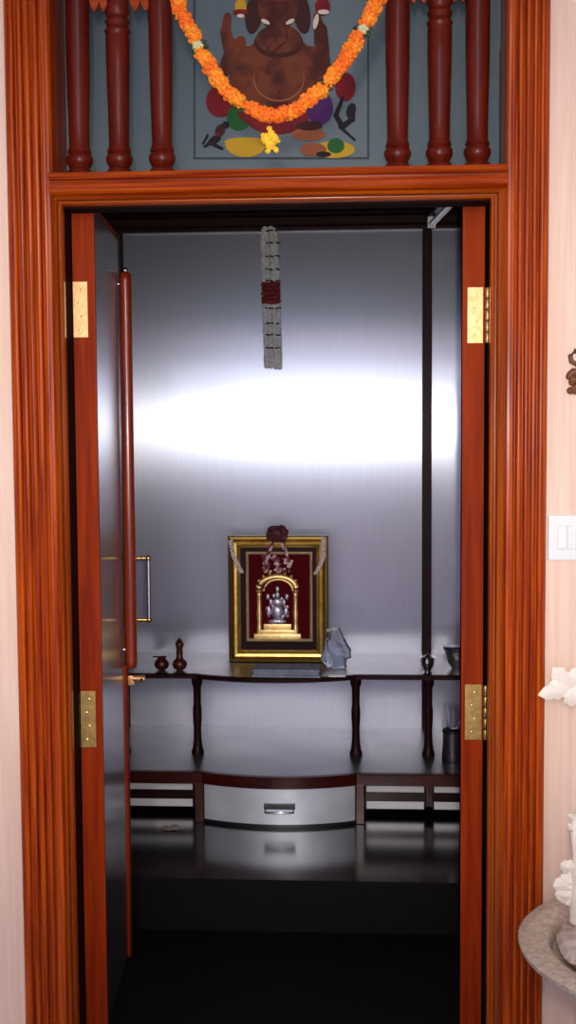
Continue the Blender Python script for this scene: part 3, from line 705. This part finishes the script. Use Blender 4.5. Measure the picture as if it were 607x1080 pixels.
# white leaf decoration
def leafshape(bm, c, ang, L_, w, y, thick=.004, lobes=3):
    pts = []; n = 18
    for i in range(n+1):
        t = i/n; r = w*math.sin(PI*min(1, t*1.02))**.6*(1+.13*math.sin(t*PI*lobes*2)); pts.append((t*L_, r))
    pts = pts+[(u, -v) for u, v in reversed(pts[1:-1])]
    ca, sa = math.cos(ang), math.sin(ang)
    q = [(c.x+u*ca-v*sa, c.z+u*sa+v*ca) for u, v in pts]
    ctr = (sum(p[0] for p in q)/len(q), sum(p[1] for p in q)/len(q))
    cf = bm.verts.new((ctr[0], y-thick*2, ctr[1])); cb = bm.verts.new((ctr[0], y+thick, ctr[1])); vs = [bm.verts.new((a, y, b)) for i, (a, b) in enumerate(q)]
    for i in range(len(vs)):
        bm.faces.new((vs[i], vs[(i+1) % len(vs)], cf)); bm.faces.new((vs[(i+1) % len(vs)], vs[i], cb))
lY = 2.585
lf = thing('leaf_decoration', 'white artificial leaf spray fixed over the edge of the right jamb below the switch plate', 'decoration', at(604, 745, lY))
c0 = at(602, 726, lY)
for ang, L_, w in ((2.3, .060, .019), (3.35, .072, .017), (1.2, .050, .018), (-1.6, .040, .016), (-.2, .06, .018), (-.9, .05, .015), (3.0, .05, .02)):
    bm = NB(); leafshape(bm, c0, ang, L_, w, lY); obj('leaf', bm, white_cer, lf, True)
bm = NB(); tube(bm, [c0+Vector((.0, .004, -.01)), c0+Vector((.03, .02, .01)), Vector((c0.x+.05, WY, c0.z+.01))], .004, 8); obj('stem', bm, white_cer, lf)

# ------------------------------------------------------------------ stone basin
bY = 2.29; bR = .295
rimc = at(547, 992, bY); bxc = rimc.x+bR; bz = rimc.z
fo = thing('stone_basin', 'round speckled stone basin on a rough pedestal at the lower right', 'basin', (bxc, bY, 0))
bm = NB(); lathe(bm, [(.06, bz-.14), (.12, bz-.13), (.20, bz-.09), (.265, bz-.035), (bR-.004, bz-.018), (bR, bz-.006), (bR-.006, bz), (bR-.03, bz-.002), (.242, bz-.006), (.236, bz-.010), (.228, bz-.034), (.18, bz-.045), (.02, bz-.05)], bxc, bY, 96)
obj('basin_bowl', bm, stone, fo, True)
bm = NB(); lathe(bm, [(.21, 0), (.20, .02), (.13, .06), (.11, .12), (.10, bz-.22), (.13, bz-.16), (.17, bz-.12), (.15, bz-.105), (.05, bz-.13)], bxc, bY, 40)
for v in bm.verts:
    k = 1+.05*math.sin(v.co.z*60+v.co.x*40)+random.uniform(-.02, .02); v.co.x = bxc+(v.co.x-bxc)*k; v.co.y = bY+(v.co.y-bY)*k
obj('pedestal', bm, stone_r, fo)
bm = NB(); lathe(bm, [(.17, bz-.046), (.2, bz-.03), (.222, bz-.008), (.212, bz+.004), (.12, bz+.010), (.03, bz+.010)], bxc, bY, 60)
for v in bm.verts: v.co.z += random.uniform(-.004, .004)
obj('inner_tier', bm, pebble_w, fo, True)
# white ornament on the basin
wo = thing('white_sculpture', 'white ragged-edged sculpted ornament standing in the stone basin', 'sculpture', (at(612, 945, 2.36).x, 2.36, bz))
def wl(px, py, ang, L_, w, y=2.36): 
    bm = NB(); leafshape(bm, at(px, py, y), ang, L_, w, y, .006, 4); obj('sculpted_leaf', bm, white_cer, wo)
wx0 = at(618, 945, 2.36)
bm = NB(); tube(bm, [Vector((wx0.x, 2.36, bz+.014)), at(615, 930, 2.36), at(610, 905, 2.36), at(606, 882, 2.36), at(608, 864, 2.36), at(614, 852, 2.36)], [.034, .026, .013, .010, .012, .005], 14)
obj('neck', bm, white_cer, wo, True)
for a in ((610, 930, 3.35, .052, .020), (608, 938, 3.6, .045, .018), (606, 918, 2.7, .032, .014), (606, 944, 3.1, .040, .016), (612, 925, 3.5, .052, .016), (612, 935, 3.15, .05, .014), (612, 915, 2.9, .03, .013), (615, 940, 3.8, .045, .016), (616, 925, .4, .05, .018), (607, 880, 2.2, .028, .007), (608, 865, 2.6, .022, .007)): wl(*a)

# ------------------------------------------------------------------ light
def light(name, typ, loc, energy, col, **kw):
    l = bpy.data.lights.new(name, typ); l.energy = energy; l.color = col
    for k, v in kw.items(): setattr(l, k, v)
    o = bpy.data.objects.new(name, l); C.objects.link(o); o.location = loc; return o
fl = light('camera_flash', 'SPOT', (.03, .0, CAMZ+.02), 155, (1, .93, .84), spot_size=math.radians(55), spot_blend=1.0, shadow_soft_size=.02)
fl.rotation_euler = (math.radians(89), 0, math.radians(3.5))
wl_ = light('window_daylight', 'AREA', (0, RY-.12, (wz0+wz1)/2), 34, (.55, .72, 1), shape='RECTANGLE', size=2*wx, size_y=wz1-wz0)
wl_.rotation_euler = (math.radians(90), 0, 0)
light('added_fill_point', 'POINT', (-.2, -1.9, 2.55), 105, (1, .84, .76), shadow_soft_size=.08)  # fill light added behind the camera to brighten the steel's room reflections
cl = light('room_ceiling_lamp', 'AREA', (0, .4, RZ-.03), 8, (1, .9, .8), shape='DISK', size=.4)
w = bpy.data.worlds.new('World'); bpy.context.scene.world = w; w.use_nodes = True
w.node_tree.nodes['Background'].inputs[0].default_value = (.6, .75, 1, 1); w.node_tree.nodes['Background'].inputs[1].default_value = 1.0
vs = bpy.context.scene.view_settings
vs.view_transform = 'Standard'; vs.look = 'None'; vs.gamma = 1; vs.exposure = 0; vs.use_curve_mapping = False
